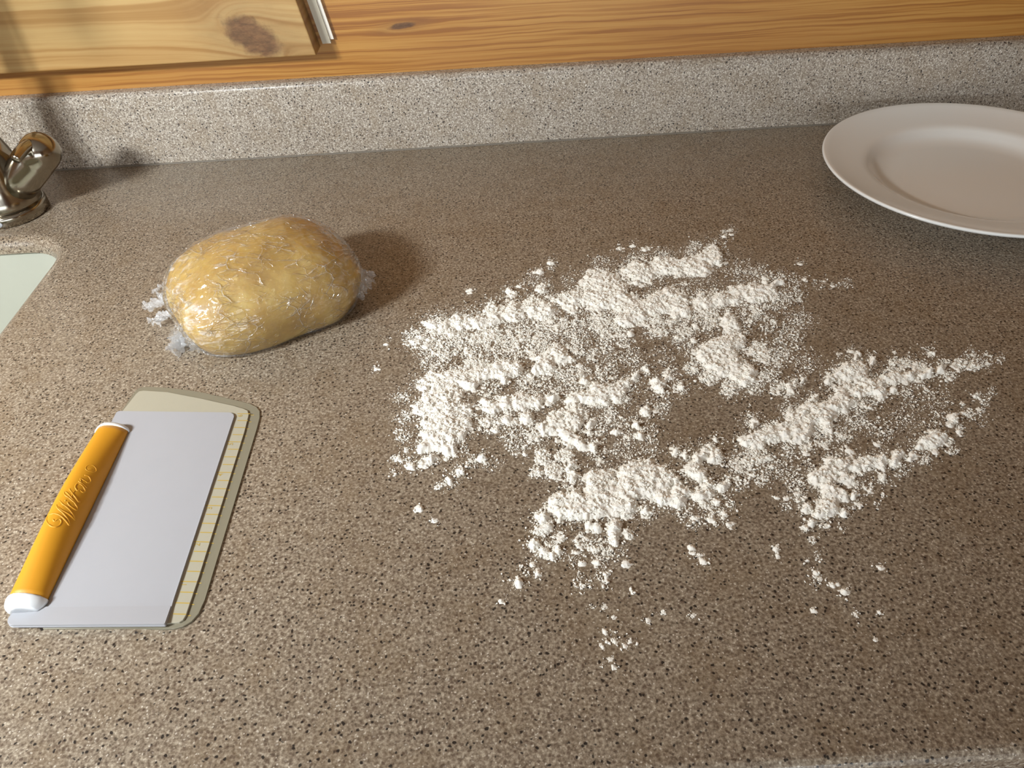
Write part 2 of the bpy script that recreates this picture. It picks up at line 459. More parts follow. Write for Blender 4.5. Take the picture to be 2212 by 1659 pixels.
# ------------------------------------------------------------------ worktop with the sink cut-out
CUT = [(-.387, .617, .040), (-.930, .617, .040), (-.930, .235, .040), (-.387, .235, .040)]
R_LIP = .010
def offset_cut(d):
    sx = [(-.387+d, .617+d), (-.930-d, .617+d), (-.930-d, .235-d), (-.387+d, .235-d)]
    return round_poly([(x, y, .040+d) for x, y in sx], 10)
bm = bmesh.new()
CXL, CXR = XL+.001, 1.45
rings_ = []
NS = 6
for k_ in range(NS+1):
    a = math.pi/2*k_/NS
    off = R_LIP*(1-math.sin(a)); zz = -R_LIP*(1-math.cos(a))
    rings_.append([bm.verts.new((x, y, T+zz)) for x, y in offset_cut(off)])
rings_.append([bm.verts.new((x, y, T-TH)) for x, y in offset_cut(0)])
n_ = len(rings_[0])
for r0, r1 in zip(rings_[:-1], rings_[1:]):
    for i in range(n_): bm.faces.new((r0[i], r0[(i+1) % n_], r1[(i+1) % n_], r1[i]))
RF = .005
oc = [bm.verts.new(p) for p in ((CXL, FRONT+RF, T), (CXR, FRONT+RF, T), (CXR, YB, T), (CXL, YB, T))]
oe = [bm.edges.new((oc[i], oc[(i+1) % 4])) for i in range(4)]
ie = [bm.edges.get((rings_[0][i], rings_[0][(i+1) % n_])) for i in range(n_)]
bmesh.ops.triangle_fill(bm, edges=oe+ie, use_beauty=True)
prof = [(FRONT+RF*(1-math.sin(math.pi/2*k_/NS)), T-RF*(1-math.cos(math.pi/2*k_/NS))) for k_ in range(NS+1)]
prof += [(FRONT, T-.034), (FRONT+.004, T-.038), (FRONT+.022, T-.038), (FRONT+.022, T-TH)]
pl = [oc[0]] + [bm.verts.new((CXL, y, z_)) for y, z_ in prof[1:]]
pr_ = [oc[1]] + [bm.verts.new((CXR, y, z_)) for y, z_ in prof[1:]]
for i in range(len(prof)-1): bm.faces.new((pl[i], pr_[i], pr_[i+1], pl[i+1]))
b2 = bm.verts.new((CXR, YB, T-TH)); b3 = bm.verts.new((CXL, YB, T-TH))
bm.faces.new((oc[1], oc[2], b2) + tuple(reversed(pr_[1:]))); bm.faces.new((oc[3], oc[0]) + tuple(pl[1:]) + (b3,)); bm.faces.new((oc[2], oc[3], b3, b2))
me = from_bm(bm, 'countertop')
ct = obj('countertop', me, M_STONE)
for p_ in me.polygons:
    if abs(p_.normal.z) < .999 and p_.area < 2e-3: p_.use_smooth = True
tag(ct, 'taupe speckled solid-surface kitchen worktop with rounded sink cut-out and eased front edge', 'countertop')

bs = empty('backsplash', (0, SPL, T), 'low speckled grey upstand along the back of the worktop below the pine wall', 'backsplash')
BSH = .0735
prof = [(SPL, 0.0)] + [(SPL, BSH-.005)] + [(SPL+.005*(1-math.cos(math.pi/2*k_/5)), BSH-.005+.005*math.sin(math.pi/2*k_/5)) for k_ in range(1, 6)] + [(YB, BSH), (YB, 0)]
vv = [(x, y, T+z_) for x in (CXL, CXR) for y, z_ in prof]; q = len(prof)
ff = [(i, (i+1) % q, q+(i+1) % q, q+i) for i in range(q)] + [tuple(range(q-1, -1, -1)), tuple(range(q, 2*q))]
o = obj('upstand', pyd(vv, ff, 'upstand'), M_UPST_LIT, bs)
for p_ in o.data.polygons:
    if 1 <= p_.index <= 5: p_.use_smooth = True
o = obj('caulk_bead', tube_mesh([(x, SPL-.0002, T+.0002) for x in np.linspace(CXL+.01, CXR-.01, 40)], [.0012]*40, 8, 'caulk'), M_CAULK, bs, True)

# sink bowl under the cut-out
sk = empty('kitchen_sink', (-.66, .43, T-TH-.19), 'cream undermount sink basin below the rounded worktop cut-out', 'sink')
def bowl_ring(d, z_): return [(x, y, T+z_) for x, y in round_poly([(x, y, max(.02, .040+d)) for x, y in ((-.387+d, .617+d), (-.930-d, .617+d), (-.930-d, .235-d), (-.387+d, .235-d))], 10)]
rs = [bowl_ring(.004, -TH-.0002), bowl_ring(.004, -.03), bowl_ring(-.002, -.10), bowl_ring(-.010, -.165), bowl_ring(-.030, -.186), bowl_ring(-.038, -.190)]
vv = [v for r_ in rs for v in r_]; m_ = len(rs[0]); ff = []
for j in range(len(rs)-1):
    for i in range(m_): ff.append((j*m_+i, j*m_+(i+1) % m_, (j+1)*m_+(i+1) % m_, (j+1)*m_+i))
ff.append(tuple((len(rs)-1)*m_+i for i in range(m_)))
obj('basin', pyd(vv, ff, 'basin'), M_SINK, sk, True)
obj('drain', lathe_mesh([(0, -.1885), (.030, -.1885), (.042, -.187), (.045, -.1895)], 32, 'drain', Matrix.Translation((-.66, .43, T))), M_NICKEL, sk, True)

# base cabinets carrying the worktop
def base_cabinet(x0, x1, label):
    t = empty('base_cabinet', ((x0+x1)/2, .45, 0), label, 'cabinet', 'pine base cabinets under the worktop')
    y0, y1 = FRONT+.030, YB-.002
    bm = bmesh.new()
    bx(bm, (x0, y0, .09), (x0+.018, y1, T-.0385)); bx(bm, (x1-.018, y0, .09), (x1, y1, T-.0385))
    bx(bm, (x0+.018, y1-.012, .09), (x1-.018, y1, T-.0385)); bx(bm, (x0+.018, y0, .09), (x1-.018, y1-.012, .108))
    bx(bm, (x0, y0+.06, 0), (x1, y0+.08, .09)); bx(bm, (x0, y1-.05, 0), (x1, y1-.03, .09))
    bx(bm, (x0+.018, y0, T-.075), (x1-.018, y0+.018, T-.0385))
    obj('carcass', from_bm(bm, 'carcass'), M_CAB, t)
    xm = (x0+x1)/2
    for a, b, kx in ((x0+.004, xm-.002, xm-.03), (xm+.002, x1-.004, xm+.03)):
        d = box('door', (a, y0-.019, .10), (b, y0-.0005, T-.05), M_CAB, t, .003)
        kn = obj('knob', lathe_mesh([(0, .026), (.010, .025), (.014, .020), (.012, .014), (.006, .009), (.006, 0)], 20, 'knob', frame((0, -1, 0), (kx, y0-.0195, T-.14))), M_BLACK, None, True)
        kn.parent = d
base_cabinet(XL+.004, -.99, 'pine base cabinet in the corner under the left end of the worktop')
base_cabinet(-.985, -.34, 'pine base cabinet below the sink')
base_cabinet(-.335, .45, 'pine base cabinet below the floured stretch of worktop')
base_cabinet(.455, CXR-.01, 'pine base cabinet at the end of the worktop beyond the plate')

# ------------------------------------------------------------------ board fixed on the panelling, with its painted end strip
YBD = YB-.026
p0 = on_wall(683, 119.5, YBD); p1 = on_wall(639, 0, YBD)
sl_ = (p1.x-p0.x)/(p1.z-p0.z)
zb = p0.z-T
def xr_at(z_, off=0.0): return p0.x + sl_*(z_+T-p0.z) + off
poly = [(-.95, zb), (xr_at(zb), zb), (xr_at(.30), .30), (-.95, .30)]
bm = bmesh.new()
fr_ = [bm.verts.new((x, YBD, T+z_)) for x, z_ in poly]; bk = [bm.verts.new((x, YB-.0003, T+z_)) for x, z_ in poly]
ff_ = bm.faces.new(fr_); bm.faces.new(bk[::-1])
for i in range(4): bm.faces.new((fr_[i], bk[i], bk[(i+1) % 4], fr_[(i+1) % 4]))
bmesh.ops.bevel(bm, geom=list(ff_.edges), offset=.0012, segments=2, affect='EDGES', profile=.5)
tag(obj('wall_board', from_bm(bm, 'wall_board'), M_BOARD), 'thick honey pine board with a big dark knot, mounted on the panelling above the upstand', 'board')
strip = empty('paint_strip', (xr_at(.2, .012), YB, T+.11), 'narrow strip of old whitish paint beside the slanted end of the knotty board', 'trim')
def slant(name, o0, o1, za, zb_, y, mat):
    vv = [(xr_at(z_, o), yy, T+z_) for yy in (y, YB-.0002) for o, z_ in ((o0, za), (o1, za), (o1, zb_), (o0, zb_))]
    ff = [(0, 1, 2, 3), (7, 6, 5, 4), (0, 4, 5, 1), (1, 5, 6, 2), (2, 6, 7, 3), (3, 7, 4, 0)]
    return obj(name, pyd(vv, ff, name), mat, strip)
slant('paint_band', .0045, .0125, .106, .30, YB-.006, M_PUTTY)
slant('filler_bead', .0125, .0160, .109, .30, YB-.004, simple('white_filler', srgb(232, 226, 214), .6))

# ------------------------------------------------------------------ tap
FX, FY = -.461, .671
fa = empty('mixer_tap', (FX, FY, T), 'brushed nickel mixer tap with angled side lever beside the sink', 'tap')
Mz = Matrix.Translation((FX, FY, T))
obj('base_ring', lathe_mesh([(0, 0), (.0322, 0), (.0336, .0012), (.0336, .0085), (.0328, .0100), (.0318, .0108), (0, .0110)], 64, 'base_ring', Mz), M_NICKEL, fa, True)
obj('index_button', lathe_mesh([(0, .0012), (.0052, .0010), (.0058, 0)], 24, 'btn', frame((.06, -1, .05), (FX+.002, FY-.0330, T+.0052)) @ Matrix.Diagonal((1.3, .60, 1, 1))), M_GREY, fa, True)
obj('tap_body', lathe_mesh([(0, .0108), (.0312, .0108), (.0314, .0150), (.0302, .0205), (.0285, .0250), (.0272, .0320), (.0256, .0450), (.0236, .0580), (.0205, .068), (.0170, .076), (.0158, .082), (0, .083)], 64, 'tap_body', Mz), M_NICKEL, fa, True)
A0 = Vector((-.4527, FY-.002, T+.019)); A1 = Vector((-.4065, FY-.003, T+.0585))
ax = (A1-A0).normalized(); L = (A1-A0).length
obj('valve_arm', lathe_mesh([(0, 0), (.0165, 0), (.0168, L*.5), (.0172, L*.82), (.0168, L*.86), (.0170, L*.88), (.0170, L*1.0), (.0160, L+.006), (.0135, L+.0105), (.0095, L+.0138), (.0045, L+.0156), (0, L+.016)], 48, 'valve_arm', frame(ax, A0)), M_NICKEL, fa, True)
TIP = on_wall(34, 345, FY-.034)
S0 = A1 + ax*.002 + Vector((-.003, -.008, .008))
lev = obj('lever', tube_mesh(smooth_path([S0, S0.lerp(TIP, .35)+Vector((0, 0, .0015)), S0.lerp(TIP, .7)+Vector((0, 0, .001)), TIP]), list(np.linspace(.0058, .0038, 19)), 20, 'lever'), M_NICKEL, fa, True)
sp = [(FX, FY, T+.078), (FX-.001, FY, T+.12), (FX-.001, FY, T+.20), (FX-.002, FY-.006, T+.265), (FX-.004, FY-.05, T+.318), (FX-.008, FY-.105, T+.325), (FX-.012, FY-.155, T+.295), (FX-.014, FY-.172, T+.245)]
spp = smooth_path(sp, 8)
obj('spout', tube_mesh(spp, [.0150-.003*min(1, k_/14) for k_ in range(len(spp))], 28, 'spout'), M_NICKEL, fa, True)

# ------------------------------------------------------------------ plate
PX_, PY_ = .416, .614
prof = [(0, .0052), (.040, .0052), (.066, .0055), (.0775, .0066), (.0835, .0098), (.0880, .0138), (.0915, .0158), (.096, .0166), (.110, .0194), (.1235, .0228), (.1275, .0243), (.1290, .0241), (.1294, .0229), (.1283, .0214), (.120, .0190), (.104, .0152), (.092, .0118), (.082, .0062), (.074, .0022), (.0725, .0), (.0690, .0), (.0675, .0018), (.050, .0022), (0, .0022)]
tag(obj('dinner_plate', lathe_mesh(prof, 128, 'dinner_plate', Matrix.Translation((PX_, PY_, T))), M_PORC, None, True),
    'round white porcelain dinner plate with a broad rim, standing on the worktop near the upstand', 'plate')

# ------------------------------------------------------------------ dough scraper
sc = empty('dough_scraper', (-.212, .298, T), 'white plastic dough scraper with amber grip and milky flexible edge lying on the worktop', 'dough scraper')
def zoff(poly): return poly
rim = [(-.2565, .374), (-.2540, .3935), (-.2532, .3985), (-.2512, .4012), (-.2475, .4016), (-.2400, .4005), (-.2300, .3985), (-.2193, .3958), (-.2060, .3916), (-.1919, .3860), (-.1800, .3812), (-.1717, .3776), (-.1668, .3745), (-.1637, .3700), (-.1624, .3640), (-.1622, .3540), (-.1623, .2290), (-.1632, .2215), (-.1655, .2172), (-.1690, .2146), (-.1730, .2136), (-.1790, .2136), (-.1900, .2150), (-.2400, .2180)]
inn = [(-.2550, .374), (-.2512, .3930), (-.2500, .3958), (-.2470, .3963), (-.2300, .3930), (-.2055, .3845), (-.1814, .3752), (-.1745, .3722), (-.1712, .3700), (-.1696, .3660), (-.1690, .3500), (-.1686, .2424), (-.1689, .2200), (-.1696, .2175), (-.1712, .2163), (-.1790, .2160), (-.1900, .2175), (-.2400, .2200)]
sil = obj('flexible_blade', prism(inn, T+.0011, T+.0022, 'flexible_blade', .0003), M_SIL, sc)
obj('thin_lip', prism(rim, T+.0001, T+.0011, 'thin_lip', .0003), M_RIM, sil)
bl = round_poly([(-.2570, .3755, .0012), (-.1782, .3672, .0042), (-.1772, .2290, 0), (-.1770, .2142, .0006), (-.2585, .2190, .0045), (-.2578, .2330, 0)], 6)
obj('stiff_panel', prism(bl, T+.0022, T+.0036, 'stiff_panel', .0004, ztop=lambda x, y: T+.0036-(.0007 if y < .2265 else 0)), M_WHITE, sc)
# bent lower edge
obj('bent_edge', prism(round_poly([(-.2576, .2300, .0004), (-.1774, .2250, .0004), (-.1771, .2144, .0004), (-.2583, .2192, .0042)], 6), T+.0026, T+.0040, 'bent_edge', .0003,
    ztop=lambda x, y: T+.0036+.0008*min(1, max(0, (.2275-y-(x+.2176)*.055)/.009))), M_WHITE, sc)
# grip : airfoil section, arched along its length
G0, G1 = .2325, .3545
def sect(s):
    arch = math.sin(math.pi*min(1, max(0, s)))
    hm = .0108 + .0052*arch; xl = -.2622-.0004*arch; xr = -.2425
    pts = [(xr, .0036), (xr, .0050)]
    for u in (.12, .25, .4, .55, .68, .78, .86, .92, .96):
        x = xr + (xl-xr)*u
        z_ = .0050 + (hm-.0050)*math.sin(math.pi/2*min(1, u/.58))**.62 if u < .58 else hm - (hm-.0058)*((u-.58)/.42)**2.4
        pts.append((x, z_))
    pts += [(xl-.0003, .0052), (xl-.0002, .0036), (xl+.0006, .0020), (xl+.003, .0009), (xl+.0046, .0009), (xl+.005, .0036)]
    return pts
def loft(y0, y1, n, scale=lambda t: 1.0, name='loft', sfun=None):
    vv, ff = [], []
    for k_ in range(n+1):
        t = k_/n; y = y0+(y1-y0)*t; s = (y-G0)/(G1-G0) if sfun is None else sfun(t)
        P = sect(s); w = scale(t); cx = -.2523; cz = .0045
        vv += [(cx+(x-cx)*w, y, T+max(.0009, cz+(z_-cz)*w)) for x, z_ in P]
    m = len(P)
    for k_ in range(n):
        for i in range(m): ff.append((k_*m+i, k_*m+(i+1) % m, (k_+1)*m+(i+1) % m, (k_+1)*m+i))
    ff += [tuple(range(m-1, -1, -1)), tuple(n*m+i for i in range(m))]
    me = pyd(vv, ff, name); bm = bmesh.new(); bm.from_mesh(me); bmesh.ops.recalc_face_normals(bm, faces=bm.faces); bm.to_mesh(me); bm.free(); return me
grip = obj('grip', loft(G0, G1, 40, name='grip'), M_GRIP, sc, True)
obj('end_cap', loft(.2262, G0, 8, scale=lambda t: 1.06*math.sin(math.pi/2*min(1, .34+t*.72))**.55, name='end_cap', sfun=lambda t: .04), M_CAP, sc, True)
obj('end_cap', loft(G1, .3572, 3, scale=lambda t: 1.07-.10*t*t, name='end_cap', sfun=lambda t: .02), M_CAP, sc, True)
# raised script lettering on the grip, drawn stroke by stroke
def grip_z(x, y):
    P = sect((y-G0)/(G1-G0)); top = P[1:12]
    top = sorted(top)
    for (xa, za), (xb, zb_) in zip(top[:-1], top[1:]):
        if xa <= x <= xb: return za+(zb_-za)*(x-xa)/max(1e-9, xb-xa)
    return .006
STROKES = [
    ([(315, 1305), (350, 1345), (400, 1305), (450, 1300), (478, 1350), (440, 1420), (350, 1455), (255, 1425), (190, 1340), (215, 1245), (300, 1192), (400, 1200), (480, 1245), (550, 1310), (605, 1375)], 1.0),
    ([(605, 1375), (605, 1300), (550, 1220), (460, 1130), (400, 1070), (385, 1020)], 1.0),
    ([(385, 1020), (470, 1110), (570, 1165), (640, 1200), (690, 1235)], 1.0),
    ([(690, 1235), (685, 1170), (610, 1080), (510, 1005), (445, 930)], 1.0),
    ([(600, 965), (640, 1025), (700, 1062), (752, 1068), (772, 1025)], .9),
    ([(560, 928), (572, 938)], 1.1),
    ([(772, 1025), (735, 965), (640, 885), (560, 825), (535, 780), (565, 755), (640, 825), (705, 905), (770, 965)], .9),
    ([(640, 700), (700, 790), (760, 865), (800, 925), (818, 900)], .95),
    ([(690, 850), (700, 790), (745, 745)], .8),
    ([(800, 742), (755, 660), (800, 592), (880, 615), (932, 690), (895, 738), (835, 715), (800, 742)], .9),
    ([(820, 545), (890, 590), (965, 640)], .9),
    ([(870, 560), (860, 490), (920, 520), (990, 552)], .9),
    ([(990, 552), (1042, 505), (1020, 440), (940, 425)], .9),
    ([(1060+98*math.cos(a), 285+62*math.sin(a)) for a in np.linspace(0, 2*math.pi, 15)], .7),
    ([(1010, 300), (1085, 302)], .6), ([(1012, 298), (1020, 272), (1050, 274), (1052, 300)], .55),
]
vv, ff = [], []
for st, w in STROKES:
    P = []
    for zx, zy in st:
        fx, fy = 80+zx/9.217, 980+zy/9.217
        z_ = .0145
        for _ in range(5):
            q_ = on_top(fx, fy, z_); z_ = grip_z(q_.x, q_.y)
        P.append(Vector((q_.x, q_.y, T+z_-.00032)))
    me_ = tube_mesh(smooth_path(P, 4), [.00060*w]*(4*(len(P)-1)+1), 8, 's')
    o_ = len(vv); vv += [v.co.copy() for v in me_.vertices]; ff += [tuple(i+o_ for i in p_.vertices) for p_ in me_.polygons]
    bpy.data.meshes.remove(me_)
o = obj('raised_lettering', pyd(vv, ff, 'raised_lettering'), M_GRIP, None, True)
o.parent = grip
# ruler printed on the flexible blade: quarter-inch ticks and inch numerals
vv, ff = [], []
y_top = on_top(520, 894.8, .002).y
def tick(x0, x1, y, w, z_):
    o_ = len(vv)
    for x, s_ in ((x0, -1), (x1, -1), (x1, 1), (x0, 1)):
        vv.append((x, y-(x+.173)*.10+s_*w/2, T+z_))
    ff.append((o_, o_+1, o_+2, o_+3))
for k_ in range(24):
    y = y_top - .00635*k_
    if k_ % 4 == 0: x0, x1, x2 = -.1777+(.0006 if k_ == 0 else 0), -.1689, -.1666
    else: x0, x1, x2 = (-.1765 if k_ % 2 == 0 else -.1757), -.1689, -.1668
    tick(x0, x1, y, .00062, .00232); tick(x1, x2, y, .00055, .00122)
rul = obj('ruler_scale', pyd(vv, ff, 'ruler_scale'), M_INK, None); rul.parent = sil
dg = bpy.context.evaluated_depsgraph_get()
for k_ in range(6):
    cu = bpy.data.curves.new('numeral', 'FONT'); cu.body = str(6-k_); cu.size = .0044; cu.align_x = 'RIGHT'; cu.align_y = 'BOTTOM'
    to = bpy.data.objects.new('tmp', cu); C.objects.link(to); bpy.context.view_layer.update()
    me_ = bpy.data.meshes.new_from_object(to.evaluated_get(bpy.context.evaluated_depsgraph_get()))
    bpy.data.objects.remove(to); bpy.data.curves.remove(cu)
    y = y_top-.00635*4*k_-.0006
    me_.transform(Matrix.Translation((-.1728, y, T+.00233)) @ Matrix.Rotation(math.pi/2, 4, 'Z'))
    o = obj('numeral', me_, M_INK, None); o.parent = sil

# ------------------------------------------------------------------ wrapped dough
DC = Vector((-.1781, .4862, T)); DANG, DA, DB, DH, DZ = .5017, .0668, .0535, .0636, .0229
dz_ = empty('wrapped_dough', DC, 'ball of yellow dough wrapped in clear cling film resting on the worktop', 'dough')
def sgnp(v, e): return math.copysign(abs(v)**e, v)
def dough_mesh(grow, nu, nv, disp, name, zmin):
    vv, ff = [], []
    ca, sa = math.cos(DANG), math.sin(DANG)
    for j in range(nv+1):
        f_ = -math.pi/2 + math.pi*j/nv
        for i in range(nu):
            t = 2*math.pi*i/nu
            cx = math.cos(f_)
            x = DA*cx*sgnp(math.cos(t), .60); y = DB*cx*sgnp(math.sin(t), .60); z_ = math.sin(f_)
            z_ = DZ+z_*(DH-DZ) if z_ > 0 else DZ+z_*DZ*1.9
            n = Vector((x/DA**2, y/DB**2, (z_-DZ)/(DH-DZ)**2 if z_ > DZ else (z_-DZ)/(DZ*1.9)**2))
            if n.length > 0: n.normalize()
            p = Vector((x, y, z_))
            p += n*(grow + disp(p, n, x/DA, math.atan2(z_-DZ, y)))
            p.z = max(zmin, p.z)
            vv.append((ca*p.x-sa*p.y, sa*p.x+ca*p.y, p.z))
    for j in range(nv):
        for i in range(nu): ff.append((j*nu+i, j*nu+(i+1) % nu, (j+1)*nu+(i+1) % nu, (j+1)*nu+i))
    me = pyd([Vector(v)+DC for v in vv], ff, name)
    bm = bmesh.new(); bm.from_mesh(me); bmesh.ops.remove_doubles(bm, verts=bm.verts, dist=1e-6); bmesh.ops.recalc_face_normals(bm, faces=bm.faces); bm.to_mesh(me); bm.free()
    return me
def d_dough(p, n, u, th):
    return .0016*mnoise.noise(p*32) + .0007*mnoise.noise(p*90+Vector((5, 1, 2))) + .00025*mnoise.noise(p*260)
def d_wrap(p, n, u, th):
    g = .25 + .75*min(1, abs(u)**1.6)
    if u > 0: g *= .85
    rid = lambda q: 1-abs(mnoise.noise(q))*2
    a = rid(Vector((u*2.2, th*5.5+u*.8, 3.1 if u > 0 else 8.7)))
    b = rid(Vector((u*5+th*1.2, th*12, 1.7)))
    c_ = rid(p*55+Vector((3, 7, 1)))
    e = rid(p*38+Vector((1, 4, 9))+Vector((mnoise.noise(p*20), 0, mnoise.noise(p*24)))*1.5)
    f2 = rid(Vector((u*9-th*3, th*26+u*6, 4.4)))
    return (d_dough(p, n, u, th) + g*(.0013*max(0, a)**4 + .0008*max(0, b)**3 + .0004*max(0, f2)**2) + .0006*max(0, c_)**6
            + .0007*max(0, e)**8 + .0002)
obj('dough_body', dough_mesh(0, 120, 60, d_dough, 'dough_body', .0006), M_DOUGH, dz_, True)
wrap = obj('plastic_wrap', dough_mesh(.0009, 440, 220, d_wrap, 'plastic_wrap', .0001), M_FILM, dz_, True)
def tail(root, direc, up, length, w0, w1, folds, seed, curl=0.0, drop=0.0, amp=.004):
    """bunched film: fan of sharp folds leaving root along direc"""
    rnd = random.Random(seed)
    root, d = Vector(root), Vector(direc).normalized(); s = d.cross(Vector(up)).normalized(); u_ = s.cross(d).normalized()
    na, nb = 26, folds*6
    ph = [rnd.uniform(-1, 1) for _ in range(folds*2+2)]; ln = [rnd.uniform(.72, 1.0) for _ in range(nb+1)]
    vv, ff = [], []
    for a in range(na+1):
        t = a/na
        w = w0+(w1-w0)*t**.8
        for b in range(nb+1):
            v = b/nb*2-1
            zig = abs(((v*.5+.5)*folds+ph[0]*.3) % 1*2-1)-.5
            crum = mnoise.noise(Vector((v*4+seed, t*3.2, seed*1.3)))*.6 + mnoise.noise(Vector((v*9, t*8+seed, 2.0)))*.35
            edge_l = length*(.80+.20*mnoise.noise(Vector((v*3.0, seed*2.1, 0)))*1.6)
            p = root + d*(t*edge_l) + s*(v*w*(1+.15*crum)) + u_*(amp*(zig*1.2+crum*1.6)*(.35+t)*1.2 + curl*t*t) - Vector((0, 0, drop*t*t))
            p.z = max(T+.0004, p.z)
            vv.append(p)
    for a in range(na):
        for b in range(nb): ff.append((a*(nb+1)+b, a*(nb+1)+b+1, (a+1)*(nb+1)+b+1, (a+1)*(nb+1)+b))
    o = obj('wrap_tail', pyd(vv, ff, 'wrap_tail'), M_TAIL, None, False)
    o.parent = wrap
    return o
def ptz(px, py, z_): return on_top(px, py, z_)
r0 = ptz(372, 645, .014); tail(r0, ptz(300, 650, .010)-r0, (0, 0, 1), .022, .006, .011, 5, 3, curl=.002, drop=.004, amp=.0035)
r0 = ptz(368, 680, .010); tail(r0, ptz(318, 688, .006)-r0, (0, .3, 1), .016, .005, .008, 4, 8, drop=.003, amp=.003)
r0 = ptz(412, 685, .018); tail(r0, ptz(388, 752, .005)-r0, (-.5, 0, 1), .029, .011, .018, 7, 5, drop=.003, amp=.0055)
r0 = ptz(398, 695, .014); tail(r0, ptz(415, 768, .003)-r0, (-.2, -.5, 1), .027, .010, .015, 6, 14, drop=.003, amp=.006)
r0 = ptz(420, 720, .010); tail(r0, ptz(430, 762, .001)-r0, (-.6, -.5, 1), .014, .006, .008, 4, 44, drop=.002, amp=.004)
r0 = ptz(762, 600, .022); tail(r0, ptz(806, 622, .016)-r0, (0, -.4, 1), .017, .010, .012, 4, 21, drop=.002, amp=.003)
r0 = ptz(362, 610, .022); tail(r0, ptz(335, 600, .018)-r0, (0, -.2, 1), .010, .010, .012, 4, 31, drop=.004, amp=.0025)

# ------------------------------------------------------------------ scattered flour (one heap of stuff nobody could count)
rng = np.random.default_rng(7)
D1 = """
936 702 16;962 704 18;996 694 18;1031 695 18;1067 678 20;1112 672 22;1157 664 22;1184 664 22;1230 650 24;1172 622 12;1103 634 9;1060 664 10;
1275 627 30;1304 612 30;1330 640 30;1358 660 22;1290 650 22;1370 590 22;1395 590 22;1431 576 20;1460 578 18;1490 574 19;1521 556 17;1540 543 13;1548 560 12;1512 580 14;
1449 645 22;1413 660 24;1377 676 22;1476 668 20;1358 697 14;1340 690 14;1521 648 20;1557 644 20;1594 636 20;1630 630 20;1662 630 16;1683 606 9;1660 603 7;
1575 688 18;1584 706 18;1590 733 18;1560 752 22;1558 770 30;1577 786 30;1540 785 26;1604 804 18;1613 817 14;1530 766 18;
1196 760 22;1215 772 18;1170 785 18;1186 797 13;1164 800 12;
912 829 13;935 824 16;954 822 20;985 815 20;1017 812 20;1040 803 18;1071 798 18;1098 793 18;1116 800 14;1089 818 12;1017 830 15;963 842 24;
927 866 20;963 866 26;908 884 16;945 888 24;981 898 24;1000 905 17;927 914 22;963 922 24;990 922 20;927 941 18;963 950 18;981 941 18;972 976 14;918 962 14;945 965 15;
1008 884 16;1053 876 17;1089 871 16;1125 868 17;1154 870 16;1190 862 12;1241 858 18;1290 846 17;1326 850 20;1344 860 15;1353 834 16;1299 861 18;1270 860 14;
1245 889 20;1208 905 20;1236 914 20;1218 928 20;1178 926 15;1227 944 18;1254 955 12;1279 961 9;1135 901 14;1095 906 10;
1371 814 9;1397 800 9;1422 832 15;1447 810 13;1467 836 11;1257 825 8;1400 885 11;1371 914 9;1375 940 10;1328 930 6;1275 915 8;1234 1010 12;1237 1031 10;
1285 1036 20;1310 1032 18;1357 1032 26;1394 1030 26;1420 1022 22;1371 1010 16;1398 1002 14;1357 1063 26;1303 1067 26;1400 1058 22;1249 1081 22;1213 1083 20;1204 1100 20;1231 1106 20;1258 1110 18;1168 1118 13;1177 1140 14;1168 1150 10;1339 1090 22;1357 1101 16;1294 1096 20;1394 1105 12;1281 1137 13;1330 1143 16;1321 1163 11;1435 1045 18;1455 1038 18;1477 1062 15;1461 1077 14;1430 1075 14;
1461 972 9;1482 979 8;1513 987 9;1531 972 14;1549 985 13;1548 949 5;1495 1010 17;1513 1023 17;1531 1048 16;1513 1066 14;1558 1050 10;1573 1037 10;
1613 950 15;1640 945 16;1631 965 13;1667 942 16;1663 927 14;1694 930 20;1712 922 22;1730 938 18;1703 885 11;1730 897 18;1755 890 20;1768 887 22;1745 910 22;1784 903 18;1803 880 16;1795 920 12;
1813 850 22;1824 876 14;1797 817 13;1824 803 18;1847 793 18;1854 812 18;1881 837 20;1858 853 13;1840 840 15;1915 817 16;1937 812 18;1971 810 15;1937 846 9;1905 845 12;2005 804 10;2034 797 9;
1625 902 10;1615 916 5;1845 763 6;2007 763 6;1881 781 7;1718 826 7;1734 819 5;1761 855 7;1703 840 11;
2028 939 15;2012 955 17;1990 958 13;1971 984 10;1937 984 13;1933 1000 9;1897 1000 16;1875 1003 13;1858 1007 16;1824 1000 16;1802 995 14;1768 1029 17;1802 1022 22;1836 1034 13;1903 1034 9;1790 1062 22;1811 1068 15;1784 1095 18;1766 1108 13;1739 1095 9;1822 1106 7;1754 1128 7;1847 1068 7;2057 909 10;
1158 1177 11;1173 1195 10;1207 1190 8;1191 1201 9;1115 1255 10;1044 990 9;995 1019 9;932 991 9;896 1002 9;977 1037 7
"""
